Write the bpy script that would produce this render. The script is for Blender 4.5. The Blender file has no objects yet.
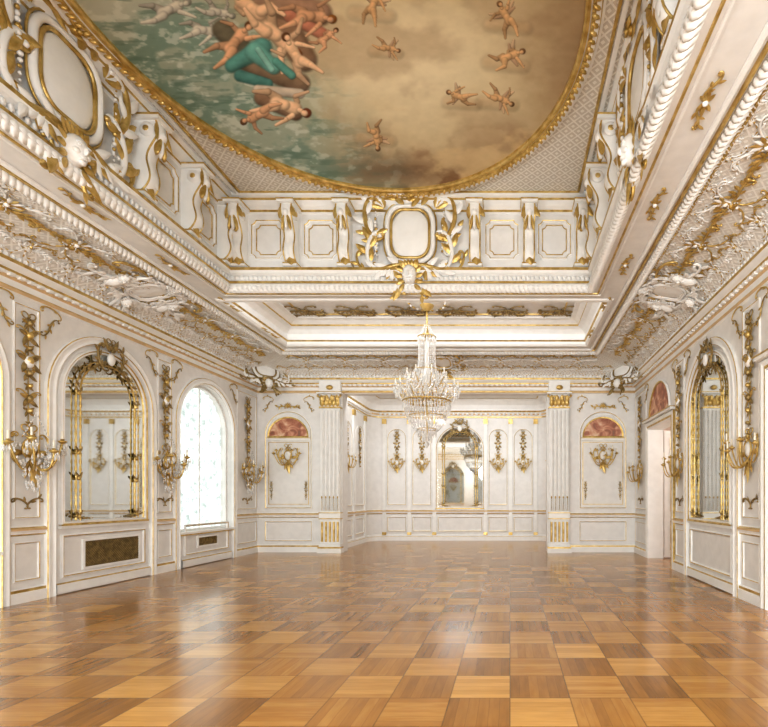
import bpy, math, random
import numpy as np
from mathutils import Matrix
random.seed(7); rng = np.random.default_rng(7)
pi = math.pi
scene = bpy.context.scene
# ------------------------------------------------------------------ constants
F = 480.0; CX = 510.0; CY = 498.0; EYE = 1.5
XL, XR = -7.0, 3.47
YB, YF = 13.3, -2.5
MX = (XL+XR)/2
ZS = 5.18            # soffit
ZC = 6.85            # painted ceiling
OA = (-4.98, 1.45, 2.3, 8.5)
OVC = (-1.93, 5.45); OVA, OVB = 2.78, 2.86

# ------------------------------------------------------------------ materials
def lin(c):
    c = np.array(c, float)/255.0
    return np.where(c <= .04045, c/12.92, ((c+.055)/1.055)**2.4)
def newmat(name):
    m = bpy.data.materials.new(name); m.use_nodes = True
    nt = m.node_tree; b = nt.nodes['Principled BSDF']
    return m, nt, b
def N(nt, t, **kw):
    n = nt.nodes.new(t)
    for k, v in kw.items(): setattr(n, k, v)
    return n
def math_(nt, op, a, b=None, c=None):
    n = nt.nodes.new('ShaderNodeMath'); n.operation = op
    for i, x in enumerate((a, b, c)):
        if x is None: continue
        if isinstance(x, (int, float)): n.inputs[i].default_value = x
        else: nt.links.new(x, n.inputs[i])
    return n.outputs[0]
def ramp(nt, fac, stops):
    n = nt.nodes.new('ShaderNodeValToRGB')
    e = n.color_ramp.elements
    while len(e) < len(stops): e.new(.5)
    for i, (p, c) in enumerate(stops):
        e[i].position = p; e[i].color = (*lin(c), 1)
    nt.links.new(fac, n.inputs[0]); return n.outputs[0]
def simple(name, c1, c2=None, rough=.5, metal=0, scale=6, bump=0, bscale=40, spec=.5):
    m, nt, b = newmat(name)
    b.inputs['Roughness'].default_value = rough
    b.inputs['Metallic'].default_value = metal
    b.inputs['Specular IOR Level'].default_value = spec
    tc = N(nt, 'ShaderNodeTexCoord')
    no = N(nt, 'ShaderNodeTexNoise'); no.inputs['Scale'].default_value = scale; no.inputs['Detail'].default_value = 3
    nt.links.new(tc.outputs['Object'], no.inputs['Vector'])
    col = ramp(nt, no.outputs['Fac'], [(.35, c1), (.65, c2 or c1)])
    nt.links.new(col, b.inputs['Base Color'])
    if bump:
        n2 = N(nt, 'ShaderNodeTexNoise'); n2.inputs['Scale'].default_value = bscale
        nt.links.new(tc.outputs['Object'], n2.inputs['Vector'])
        bp = N(nt, 'ShaderNodeBump'); bp.inputs['Strength'].default_value = bump; bp.inputs['Distance'].default_value = .02
        nt.links.new(n2.outputs['Fac'], bp.inputs['Height']); nt.links.new(bp.outputs[0], b.inputs['Normal'])
    return m
MATS = []; MI = {}
def reg(key, m): MI[key] = len(MATS); MATS.append(m)
reg('wall', simple('plaster_cream', (224, 221, 217), (231, 228, 224), .55))
reg('white', simple('plaster_white', (235, 233, 229), (241, 239, 235), .5))
reg('gold', simple('gilding', (184, 152, 84), (222, 194, 128), .36, .65, 9, .25, 60))
reg('bronze', simple('antique_gilding', (128, 108, 70), (178, 154, 102), .4, .5, 14, .25, 60))
reg('tan', simple('trim_tan', (204, 172, 128), (214, 184, 142), .5))
reg('pink', simple('plaster_pink', (236, 218, 206), (240, 224, 212), .6))
reg('candle', simple('candle_wax', (240, 232, 214), None, .5))
reg('dark', simple('grille_dark', (70, 58, 44), (90, 76, 58), .5))
reg('grey', simple('panel_grey', (205, 200, 194), (214, 209, 203), .6))
m, nt, b = newmat('mirror_glass'); b.inputs['Metallic'].default_value = 1; b.inputs['Roughness'].default_value = .03
b.inputs['Base Color'].default_value = (.72, .74, .73, 1); reg('mirror', m)
m, nt, b = newmat('cut_crystal'); b.inputs['Base Color'].default_value = (.98, .97, .95, 1)
b.inputs['Roughness'].default_value = .06; b.inputs['Transmission Weight'].default_value = .4
b.inputs['IOR'].default_value = 1.5; b.inputs['Alpha'].default_value = .82; reg('crystal', m)
def lattice(name, s, c1, c2, gold=False):
    m, nt, b = newmat(name); tc = N(nt, 'ShaderNodeTexCoord')
    sp = N(nt, 'ShaderNodeSeparateXYZ'); nt.links.new(tc.outputs['Object'], sp.inputs[0])
    a = math_(nt, 'ADD', sp.outputs['X'], sp.outputs['Y'])
    d = math_(nt, 'SUBTRACT', sp.outputs['X'], sp.outputs['Y'])
    fa = math_(nt, 'ABSOLUTE', math_(nt, 'SUBTRACT', math_(nt, 'FRACT', math_(nt, 'MULTIPLY', a, s)), .5))
    fd = math_(nt, 'ABSOLUTE', math_(nt, 'SUBTRACT', math_(nt, 'FRACT', math_(nt, 'MULTIPLY', d, s)), .5))
    mn = math_(nt, 'MINIMUM', fa, fd)
    line = math_(nt, 'LESS_THAN', mn, .09)
    dot = math_(nt, 'GREATER_THAN', math_(nt, 'MINIMUM', fa, fd), .33)
    h = math_(nt, 'MAXIMUM', line, math_(nt, 'MULTIPLY', dot, .9))
    bp = N(nt, 'ShaderNodeBump'); bp.inputs['Strength'].default_value = .7; bp.inputs['Distance'].default_value = .02
    nt.links.new(h, bp.inputs['Height']); nt.links.new(bp.outputs[0], b.inputs['Normal'])
    col = ramp(nt, h, [(.2, c1), (.8, c2)]); nt.links.new(col, b.inputs['Base Color'])
    b.inputs['Roughness'].default_value = .55
    return m
reg('lattice', lattice('lattice_plaster', 5.5, (206, 199, 188), (236, 232, 224)))
reg('lattice2', lattice('lattice_plaster_cove', 6, (220, 215, 207), (240, 237, 231)))
m, nt, b = newmat('lunette_painting'); tc = N(nt, 'ShaderNodeTexCoord')
no = N(nt, 'ShaderNodeTexNoise'); no.inputs['Scale'].default_value = 3.2; no.inputs['Detail'].default_value = 5; no.inputs['Distortion'].default_value = 1.2
nt.links.new(tc.outputs['Object'], no.inputs['Vector'])
nt.links.new(ramp(nt, no.outputs['Fac'], [(.3, (120, 104, 92)), (.42, (160, 98, 76)), (.52, (200, 144, 116)), (.62, (226, 194, 164)), (.75, (168, 128, 102))]), b.inputs['Base Color'])
reg('lunette', m)
m, nt, b = newmat('sheer_curtain'); tc = N(nt, 'ShaderNodeTexCoord')
no = N(nt, 'ShaderNodeTexNoise'); no.inputs['Scale'].default_value = 6.5; no.inputs['Detail'].default_value = 7; no.inputs['Roughness'].default_value = .65
nt.links.new(tc.outputs['Object'], no.inputs['Vector'])
c = ramp(nt, no.outputs['Fac'], [(.36, (138, 150, 145)), (.5, (184, 194, 190)), (.62, (244, 248, 246))])
nt.links.new(c, b.inputs['Emission Color']); b.inputs['Emission Strength'].default_value = 1.75  # daylight through the cloth is put in as the curtain's own emission
b.inputs['Base Color'].default_value = (.12, .12, .12, 1); b.inputs['Roughness'].default_value = 1; reg('sheer', m)
m, nt, b = newmat('mural_paint'); at = N(nt, 'ShaderNodeAttribute'); at.attribute_name = 'paint'
nt.links.new(at.outputs['Color'], b.inputs['Base Color']); b.inputs['Roughness'].default_value = .7
b.inputs['Specular IOR Level'].default_value = .2; reg('mural', m)
# parquet
m, nt, b = newmat('parquet_wood'); tc = N(nt, 'ShaderNodeTexCoord')
sp = N(nt, 'ShaderNodeSeparateXYZ'); nt.links.new(tc.outputs['Object'], sp.inputs[0])
T = .45
u = math_(nt, 'DIVIDE', sp.outputs['X'], T); v = math_(nt, 'DIVIDE', sp.outputs['Y'], T)
iu = math_(nt, 'FLOOR', u); iv = math_(nt, 'FLOOR', v); fu = math_(nt, 'FRACT', u); fv = math_(nt, 'FRACT', v)
par = math_(nt, 'FLOORED_MODULO', math_(nt, 'ADD', iu, iv), 2.0)
def mixf(p, a, b_): return math_(nt, 'ADD', a, math_(nt, 'MULTIPLY', p, math_(nt, 'SUBTRACT', b_, a)))
s = math_(nt, 'MULTIPLY', mixf(par, fu, fv), 6.0); al = mixf(par, fv, fu)
si = math_(nt, 'FLOOR', s); sf = math_(nt, 'FRACT', s)
def comb(a, b_, c_):
    n = nt.nodes.new('ShaderNodeCombineXYZ')
    for i, x in enumerate((a, b_, c_)):
        if isinstance(x, (int, float)): n.inputs[i].default_value = x
        else: nt.links.new(x, n.inputs[i])
    return n.outputs[0]
w1 = N(nt, 'ShaderNodeTexWhiteNoise', noise_dimensions='3D'); nt.links.new(comb(iu, iv, si), w1.inputs['Vector'])
w2 = N(nt, 'ShaderNodeTexWhiteNoise', noise_dimensions='3D'); nt.links.new(comb(iu, iv, 77.0), w2.inputs['Vector'])
gn = N(nt, 'ShaderNodeTexNoise'); gn.inputs['Scale'].default_value = 1; gn.inputs['Detail'].default_value = 4
nt.links.new(comb(math_(nt, 'MULTIPLY', s, 2.2), math_(nt, 'MULTIPLY', al, 2.0), math_(nt, 'MULTIPLY', w1.outputs['Value'], 50)), gn.inputs['Vector'])
t1 = math_(nt, 'MULTIPLY', w1.outputs['Value'], .2)
t2 = math_(nt, 'MULTIPLY', w2.outputs['Value'], .26)
t3 = math_(nt, 'MULTIPLY', gn.outputs['Fac'], .3)
t4 = math_(nt, 'MULTIPLY', par, .22)
tt = math_(nt, 'ADD', math_(nt, 'ADD', t1, t2), math_(nt, 'ADD', t3, t4))
col = ramp(nt, tt, [(.14, (122, 80, 32)), (.5, (168, 118, 54)), (.9, (212, 164, 92))])
eg = math_(nt, 'ABSOLUTE', math_(nt, 'SUBTRACT', sf, .5)); e1 = math_(nt, 'GREATER_THAN', eg, .465)
eu = math_(nt, 'MAXIMUM', math_(nt, 'ABSOLUTE', math_(nt, 'SUBTRACT', fu, .5)), math_(nt, 'ABSOLUTE', math_(nt, 'SUBTRACT', fv, .5)))
e2 = math_(nt, 'GREATER_THAN', eu, .488)
dk = math_(nt, 'SUBTRACT', 1.0, math_(nt, 'ADD', math_(nt, 'MULTIPLY', e1, .2), math_(nt, 'MULTIPLY', e2, .35)))
mx = N(nt, 'ShaderNodeVectorMath', operation='SCALE'); nt.links.new(col, mx.inputs[0]); nt.links.new(dk, mx.inputs['Scale'])
nt.links.new(mx.outputs[0], b.inputs['Base Color'])
rr = math_(nt, 'ADD', .16, math_(nt, 'MULTIPLY', gn.outputs['Fac'], .14)); nt.links.new(rr, b.inputs['Roughness'])
b.inputs['Coat Weight'].default_value = .3; b.inputs['Coat Roughness'].default_value = .12
b.inputs['Specular IOR Level'].default_value = .45
reg('parquet', m)

# ------------------------------------------------------------------ mesh accumulator
class Acc:
    def __init__(s): s.V = []; s.Fc = []; s.Mt = []; s.Sm = []; s.n = 0
    def add(s, V, Fq, mat, smooth=True, M=None):
        V = np.asarray(V, float); Fq = np.asarray(Fq, int)
        if M is not None: V = V @ M[:3, :3].T + M[:3, 3]
        s.V.append(V); s.Fc.append(Fq+s.n); s.n += len(V)
        mt = np.full(len(Fq), MI[mat]) if isinstance(mat, str) else np.asarray(mat)
        s.Mt.append(mt); s.Sm.append(np.full(len(Fq), smooth))
    def arrays(s):
        return np.concatenate(s.V), np.concatenate(s.Fc), np.concatenate(s.Mt), np.concatenate(s.Sm)
    def merge(s, o, f, remap=None):
        V, Fq, Mt, Sm = o.arrays()
        if callable(f): V = f(V)
        else: V = V @ f[:3, :3].T + f[:3, 3]
        if remap:
            Mt = Mt.copy(); base = Mt.copy()
            for a, c_ in remap.items(): Mt[base == MI[a]] = MI[c_]
        s.V.append(V); s.Fc.append(Fq+s.n); s.n += len(V); s.Mt.append(Mt); s.Sm.append(Sm)
    def mesh(s, name):
        V, Fq, Mt, Sm = s.arrays()
        me = bpy.data.meshes.new(name)
        me.vertices.add(len(V)); me.vertices.foreach_set('co', V.astype(np.float32).ravel())
        nf = len(Fq); me.loops.add(nf*4); me.polygons.add(nf)
        me.loops.foreach_set('vertex_index', Fq.astype(np.int32).ravel())
        me.polygons.foreach_set('loop_start', np.arange(nf, dtype=np.int32)*4)
        try: me.polygons.foreach_set('loop_total', np.full(nf, 4, np.int32))
        except Exception: pass
        used, inv = np.unique(Mt, return_inverse=True)
        for k in used: me.materials.append(MATS[k])
        me.polygons.foreach_set('material_index', inv.astype(np.int32))
        me.polygons.foreach_set('use_smooth', Sm.astype(bool))
        me.update(calc_edges=True)
        return me
    def obj(s, name, parent=None, loc=None):
        o = bpy.data.objects.new(name, s.mesh(name)); scene.collection.objects.link(o)
        if parent: o.parent = parent
        return o
def inst(name, me, M):
    o = bpy.data.objects.new(name, me); scene.collection.objects.link(o)
    o.matrix_world = Matrix([list(map(float, r)) for r in M]); return o

def fr(o, u, v, w, s=1.0):
    M = np.eye(4); M[:3, 0] = np.array(u)*s; M[:3, 1] = np.array(v)*s; M[:3, 2] = np.array(w)*s; M[:3, 3] = o; return M
Zv = (0, 0, 1)
def LW(y, z=0, o=0, s=1): return fr((XL+o, y, z), (0, 1, 0), Zv, (1, 0, 0), s)
def RW(y, z=0, o=0, s=1): return fr((XR-o, y, z), (0, -1, 0), Zv, (-1, 0, 0), s)
def BW(x, z=0, o=0, s=1, Y=YB): return fr((x, Y-o, z), (1, 0, 0), Zv, (0, -1, 0), s)
def FW(x, z=0, o=0, s=1): return fr((x, YF+o, z), (-1, 0, 0), Zv, (0, 1, 0), s)
def tr(x=0, y=0, z=0, s=1, rot=0, mir=False):
    M = np.eye(4); c_, s_ = math.cos(rot), math.sin(rot)
    R = np.array([[c_, -s_, 0], [s_, c_, 0], [0, 0, 1]])*s
    if mir: R = R @ np.diag([-1, 1, 1])
    M[:3, :3] = R; M[:3, 3] = (x, y, z); return M

_sc = {}
def gridF(n, m, wrap):
    i = np.arange(n-1)[:, None]; j = np.arange(m if wrap else m-1)[None, :]
    j2 = (j+1) % m
    return np.stack([i*m+j, i*m+j2, (i+1)*m+j2, (i+1)*m+j], -1).reshape(-1, 4)
def usph(seg, rings):
    if (seg, rings) not in _sc:
        th = np.linspace(.001, pi-.001, rings+1)[:, None]; ph = np.linspace(0, 2*pi, seg, endpoint=False)[None, :]
        V = np.stack([np.sin(th)*np.cos(ph), np.sin(th)*np.sin(ph), np.cos(th)+0*ph], -1).reshape(-1, 3)
        _sc[(seg, rings)] = (V, gridF(rings+1, seg, True))
    return _sc[(seg, rings)]
def sph(a, c, r, mat, rot=0, seg=8, rings=5, M=None):
    V, Fq = usph(seg, rings); V = V*np.array(r)
    if rot:
        c_, s_ = math.cos(rot), math.sin(rot); V = V @ np.array([[c_, -s_, 0], [s_, c_, 0], [0, 0, 1]]).T
    a.add(V+np.array(c), Fq, mat, True, M)
def tube(a, P, r, mat, sides=6, closed=False, M=None):
    P = np.asarray(P, float); n = len(P)
    if P.shape[1] == 2: P = np.c_[P, np.zeros(n)]
    if closed: Tn = np.roll(P, -1, 0)-np.roll(P, 1, 0)
    else: Tn = np.gradient(P, axis=0)
    Tn /= np.linalg.norm(Tn, axis=1)[:, None]+1e-9
    nrm = np.array([0, 0, 1.]) if abs(Tn[0][2]) < .9 else np.array([1., 0, 0])
    Ns = []
    for t in Tn:
        nrm = nrm-t*np.dot(nrm, t); nrm /= np.linalg.norm(nrm)+1e-9; Ns.append(nrm)
    Ns = np.array(Ns); Bs = np.cross(Tn, Ns)
    r = np.broadcast_to(np.asarray(r, float), (n,))
    ph = np.linspace(0, 2*pi, sides, endpoint=False)
    V = P[:, None]+r[:, None, None]*(np.cos(ph)[None, :, None]*Ns[:, None]+np.sin(ph)[None, :, None]*Bs[:, None])
    Fq = gridF(n, sides, True)
    if closed:
        j = np.arange(sides); j2 = (j+1) % sides
        Fq = np.r_[Fq, np.stack([(n-1)*sides+j, (n-1)*sides+j2, j2, j], -1)]
    a.add(V.reshape(-1, 3), Fq, mat, True, M)
def lathe(a, prof, mat, seg=16, c=(0, 0, 0), M=None, smooth=True, axis='z'):
    p = np.array(prof, float); ph = np.linspace(0, 2*pi, seg, endpoint=False)
    V = np.stack([p[:, 0:1]*np.cos(ph), p[:, 0:1]*np.sin(ph), p[:, 1:2]+0*ph], -1).reshape(-1, 3)
    if axis == 'y': V = V[:, [0, 2, 1]]
    a.add(V+np.array(c), gridF(len(p), seg, True), mat, smooth, M)
BF = np.array([[0, 1, 3, 2], [4, 6, 7, 5], [0, 4, 5, 1], [2, 3, 7, 6], [0, 2, 6, 4], [1, 5, 7, 3]])
def box(a, x0, x1, y0, y1, z0, z1, mat, M=None):
    V = np.array([[x, y, z] for x in (x0, x1) for y in (y0, y1) for z in (z0, z1)], float)
    a.add(V, BF, mat, False, M)
def quad(a, pts, mat, M=None): a.add(np.array(pts, float), [[0, 1, 2, 3]], mat, False, M)
def sweep(a, path, prof, mats, closed=True, M=None, smooth=False):
    P = np.asarray(path, float); n = len(P)
    d = np.roll(P, -1, 0)-P
    if not closed: d[-1] = d[-2]
    d /= np.linalg.norm(d, axis=1)[:, None]+1e-12
    nn = np.stack([-d[:, 1], d[:, 0]], 1); pn = np.roll(nn, 1, 0)
    if not closed: pn[0] = nn[0]
    mt = (nn+pn)/(1+(nn*pn).sum(1))[:, None].clip(.2)
    pr = np.array(prof, float); m = len(pr)
    XY = P[:, None]+mt[:, None]*pr[None, :, 0:1]
    V = np.concatenate([XY, np.broadcast_to(pr[None, :, 1:2], (n, m, 1))], -1).reshape(-1, 3)
    i = np.arange(n if closed else n-1)[:, None]; j = np.arange(m-1)[None, :]; i2 = (i+1) % n
    Fq = np.stack([i*m+j, i2*m+j, i2*m+j+1, i*m+j+1], -1).reshape(-1, 4)
    if isinstance(mats, str): mm = mats
    else: mm = np.tile([MI[x] for x in mats], len(i))
    a.add(V, Fq, mm, smooth, M)
def rect(x0, x1, y0, y1): return [(x0, y0), (x1, y0), (x1, y1), (x0, y1)]
def arch(c, h, v0, vs, r=None, n=24):
    r = r or h
    pts = [(c+h, v0), (c+h, vs)]+[(c+h*math.cos(t), vs+r*math.sin(t)) for t in np.linspace(0, pi, n)[1:-1]]+[(c-h, vs), (c-h, v0)]
    return pts
def cutrect(x0, x1, y0, y1, c):
    pts = []
    for (cx, cy, a0) in ((x1, y0, pi), (x1, y1, 1.5*pi), (x0, y1, 0), (x0, y0, .5*pi)):
        pts += [(cx+c*math.cos(t), cy+c*math.sin(t)) for t in np.linspace(a0, a0-pi/2, 5)]
    return pts
def mould(a, path, t=.05, d=.03, M=None, closed=True, gold='gold', base='white', w0=0):
    prof = [(0, w0-.005), (0, w0+d*.7), (t*.35, w0+d), (t*.6, w0+d*.8), (t*.8, w0+d*.4), (t, w0-.005)]
    sweep(a, path, prof, [base, base, gold, base, base], closed, M)
def line(a, path, t, d, mat, M=None, closed=True):
    sweep(a, path, [(0, -.003), (0, d), (t, d), (t, -.003)], mat, closed, M)

# ------------------------------------------------------------------ ornament parts
def clot(kind):
    s_ = np.linspace(-1, 1, 45)
    k = (.9+17*s_**4) if kind == 'C' else np.sign(s_)*(.6+17*s_**4)
    ds = s_[1]-s_[0]; th = np.cumsum(k)*ds; th -= th[22]
    P = np.stack([np.cumsum(np.cos(th)), np.cumsum(np.sin(th))], 1)*ds
    P -= P[0]; ch = P[-1]; L = math.hypot(*ch); an = math.atan2(ch[1], ch[0])
    c_, s2 = math.cos(-an), math.sin(-an)
    return (P @ np.array([[c_, -s2], [s2, c_]]).T)/L
CURV = {k: clot(k) for k in 'CS'}
def leaf(a, p, ang, L, W, mat, H=None, w=0.01, curl=.5):
    H = H or W*.4; n, m = 7, 5
    t = np.linspace(0, 1, n)[:, None]; j = np.linspace(-1, 1, m)[None, :]
    sh = np.sin(pi*np.clip(t*.92+.08, 0, 1))**.7*(1+.32*np.sin(t*19))
    bend = curl*t**2*L*.3
    x = t*L+0*j; y = W*.5*sh*j+bend; z = w+H*np.sin(pi*np.clip(t, .05, .95))*(1-.7*np.abs(j))+H*.8*t**3
    c_, s_ = math.cos(ang), math.sin(ang)
    V = np.stack([p[0]+x*c_-y*s_, p[1]+x*s_+y*c_, z], -1).reshape(-1, 3)
    a.add(V, gridF(n, m, False), mat, True)
def scr(a, p, q, kind='C', flip=False, r=.02, mat='gold', w=.02, leaves=0, lmat=None, eye=True):
    P = CURV[kind].copy()
    if flip: P[:, 1] *= -1
    p = np.array(p, float); q = np.array(q, float); d = q-p; L = math.hypot(*d); an = math.atan2(d[1], d[0])
    c_, s_ = math.cos(an), math.sin(an); P = (P*L) @ np.array([[c_, -s_], [s_, c_]]).T+p
    n = len(P); rr = r*(.4+.75*np.sin(np.linspace(.1, pi-.1, n)))
    tube(a, np.c_[P, np.full(n, w)], rr, mat, 6)
    if eye:
        for e in (0, -1): sph(a, (*P[e], w), (r*1.2, r*1.2, r*1.1), mat, seg=6, rings=4)
    for i in range(leaves):
        k = int(n*(.2+.6*(i+.5)/leaves)); tv = P[min(k+1, n-1)]-P[k-1]; a0 = math.atan2(tv[1], tv[0])
        leaf(a, P[k], a0+(.7 if (i % 2) else -.7), r*7, r*3, lmat or mat, w=w)
def shell(a, c, R, mat, ang=pi/2, spread=2.4, n=9, w=.02, rim=None):
    for i in range(n):
        t = ang+spread*(i/(n-1)-.5); L = R*(1-.18*abs(i/(n-1)-.5)*2)
        sph(a, (c[0]+math.cos(t)*L*.55, c[1]+math.sin(t)*L*.55, w+.02), (L*.5, L*.12, L*.16), mat, t, 6, 5)
        if rim: sph(a, (c[0]+math.cos(t)*L*1.02, c[1]+math.sin(t)*L*1.02, w+.03), (R*.08, R*.08, R*.08), rim, 0, 6, 4)
    sph(a, (*c, w+.03), (R*.2, R*.2, R*.2), rim or mat)
def garland(a, p, q, sag, r, mat, mat2=None, n=14, w=.03):
    for i in range(n+1):
        t = i/n; x = p[0]+(q[0]-p[0])*t; y = p[1]+(q[1]-p[1])*t-sag*4*t*(1-t)
        rr = r*(.5+.7*math.sin(pi*t))
        sph(a, (x+random.uniform(-1, 1)*rr*.3, y, w), (rr, rr*.85, rr*.8), mat if (i % 3 or not mat2) else mat2, random.random()*3, 6, 4)
def mask(a, c, s_, face='white', hair='gold', w=.05):
    x, y = c
    sph(a, (x, y, w), (.62*s_, .85*s_, .6*s_), face, 0, 12, 8)
    sph(a, (x, y-.08*s_, w+.6*s_), (.1*s_, .24*s_, .16*s_), face)
    sph(a, (x, y-.42*s_, w+.5*s_), (.2*s_, .07*s_, .12*s_), face)
    sph(a, (x, y-.68*s_, w+.4*s_), (.22*s_, .16*s_, .16*s_), face)
    for d in (-1, 1):
        sph(a, (x+d*.26*s_, y+.24*s_, w+.5*s_), (.2*s_, .06*s_, .1*s_), face)
        sph(a, (x+d*.25*s_, y+.1*s_, w+.5*s_), (.11*s_, .07*s_, .08*s_), face)
        sph(a, (x+d*.32*s_, y-.22*s_, w+.38*s_), (.2*s_, .18*s_, .16*s_), face)
        for k in range(5):
            leaf(a, (x+d*.45*s_, y+(.6-.35*k)*s_), pi/2-d*(.5+.5*k), .75*s_, .4*s_, hair, w=w)
    for k in range(-2, 3):
        leaf(a, (x+k*.18*s_, y+.65*s_), pi/2-k*.25, .6*s_, .34*s_, hair, w=w+.1*s_)
def bow(a, c, s_, mat, w=.02):
    x, y = c
    for d in (-1, 1):
        t = np.linspace(0, 2*pi, 14)
        P = np.stack([x+d*s_*(.5-.5*np.cos(t))*.9, y+s_*(.38*np.sin(t)+.2*(.5-.5*np.cos(t))), w+0*t], 1)
        tube(a, P, s_*.08, mat, 5)
        P = np.stack([x+d*s_*np.linspace(0, .8, 8), y-s_*(np.linspace(0, .9, 8)+.12*np.sin(np.linspace(0, 7, 8))), w+0*np.linspace(0, 1, 8)], 1)
        tube(a, P, s_*.06, mat, 5)
    sph(a, (x, y, w+.01), (s_*.16,)*3, mat)

def make_cartouche():
    a = Acc()
    sph(a, (0, .05, .02), (.36, .45, .06), 'white', 0, 24, 10)
    t = np.linspace(0, 2*pi, 48, endpoint=False)
    bx = 1-.075*np.cos(4*t)
    tube(a, np.stack([.35*np.cos(t)*bx, .05+.44*np.sin(t)*bx, .06+0*t], 1), .024, 'gold', 6, True)
    tube(a, np.stack([.42*np.cos(t)*bx, .05+.51*np.sin(t)*bx, .05+0*t], 1), .045, 'white', 6, True)
    tube(a, np.stack([.48*np.cos(t)*bx, .05+.57*np.sin(t)*bx, .04+0*t], 1), .014, 'gold', 5, True)
    for d in (-1, 1):
        # paired upper and lower volutes instead of one continuous wreath
        scr(a, (d*.46, .02), (d*.6, .56), 'C', d < 0, .036, 'gold', .08, 4, 'white')
        scr(a, (d*.52, -.5), (d*.5, .0), 'C', d < 0, .036, 'white', .08, 5, 'gold')
        scr(a, (d*.66, -.3), (d*.72, .2), 'S', d < 0, .026, 'white', .05, 5, 'gold')
        scr(a, (d*.5, .6), (d*.06, .74), 'S', d > 0, .034, 'white', .09, 5, 'gold')
        scr(a, (d*.08, -.6), (d*.6, -.48), 'S', d < 0, .034, 'gold', .08, 5, 'white')
        scr(a, (d*.56, .56), (d*.86, .68), 'C', d > 0, .024, 'gold', .05, 3, 'gold')
        scr(a, (d*.66, -.56), (d*.84, -.28), 'C', d < 0, .02, 'gold', .04, 3, 'gold')
        scr(a, (d*.28, -.72), (d*.28, -1.0), 'C', d < 0, .022, 'gold', .05, 3, 'gold')
        garland(a, (d*.58, .45), (d*.55, -.4), -.02, .03, 'white', 'gold', 14, .09)
        for k in range(5): leaf(a, (d*.44, .48), pi/2-d*(.1+k*.3), .27, .1, 'gold' if k % 2 == 0 else 'white', w=.07)
        for k in range(4): leaf(a, (d*.3, -.5), -pi/2+d*(-.3+k*.4), .27, .11, 'gold' if k % 2 == 0 else 'white', w=.07)
        leaf(a, (d*.1, -.75), -pi/2+d*.6, .4, .14, 'gold', w=.06)
    shell(a, (0, .62), .27, 'white', n=9, w=.09, rim='gold')
    shell(a, (0, .6), .15, 'gold', n=7, w=.14)
    mask(a, (0, -.68), .2, 'white', 'gold', .12)
    return a
CART = make_cartouche()
def make_rinceau(m1='white', m2='gold'):
    a = Acc()
    scr(a, (-.55, -.1), (.0, .12), 'S', False, .022, m1, .025, 6)
    scr(a, (.0, .12), (.55, -.1), 'S', True, .022, m1, .025, 6)
    for d in (-1, 1):
        scr(a, (d*.15, -.05), (d*.45, .28), 'C', d > 0, .016, m2, .025, 4)
        scr(a, (d*.12, -.1), (d*.42, -.3), 'C', d < 0, .016, m1, .025, 4, m2)
        scr(a, (d*.35, .3), (d*.58, .22), 'S', d < 0, .012, m2, .02, 2)
        for k in range(4): leaf(a, (d*(.15+.1*k), .02), pi/2-d*(.3+.3*k), .18, .07, m1, w=.015, H=.04)
    shell(a, (0, -.12), .14, m1, n=7, w=.02, rim=m2)
    for k in range(-2, 3): leaf(a, (0, .1), pi/2-k*.5, .22, .08, m2 if k % 2 else m1, w=.02)
    sph(a, (0, .08, .03), (.045, .045, .045), m2)
    sph(a, (.6, 0, .02), (.04, .07, .035), m1)
    return a
RIN = make_rinceau(); RING = make_rinceau('gold', 'gold')
def make_drop():
    a = Acc()
    bow(a, (0, 0), .12, 'bronze', .03)
    v = -.1
    tube(a, [(0, 0, .02), (0, -1.65, .02)], .01, 'bronze', 5)
    for i, sc_ in enumerate((.7, 1.0, .6, 1.2, .8, .5, .9, .6, .35)):
        for d in (-1, 1):
            leaf(a, (0, v), pi/2-d*1.1, .17*sc_, .07*sc_, 'bronze' if i % 2 else 'gold', w=.02)
            leaf(a, (0, v), -pi/2+d*.7, .2*sc_, .08*sc_, 'bronze', w=.02)
            if i in (1, 3, 6): scr(a, (d*.03, v-.06), (d*.16, v+.08), 'C', d > 0, .01, 'gold', .03)
        sph(a, (0, v, .05), (.035*sc_+.015, .045*sc_+.015, .04), 'gold' if i % 2 else 'bronze')
        if i == 3: sph(a, (0, v-.02, .04), (.07, .1, .04), 'white', 0, 10, 6)
        v -= .19
    return a
DROP = make_drop()
def octa(a, c, r, h, mat='crystal'):
    V, Fq = usph(5, 2); a.add(V*np.array([r, r, h])+np.array(c), Fq, mat, False)
def octv(a, c, r, h, mat='crystal'):
    V, Fq = usph(5, 2); a.add((V*np.array([r, r, h]))[:, [0, 2, 1]]+np.array(c), Fq, mat, False)
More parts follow.
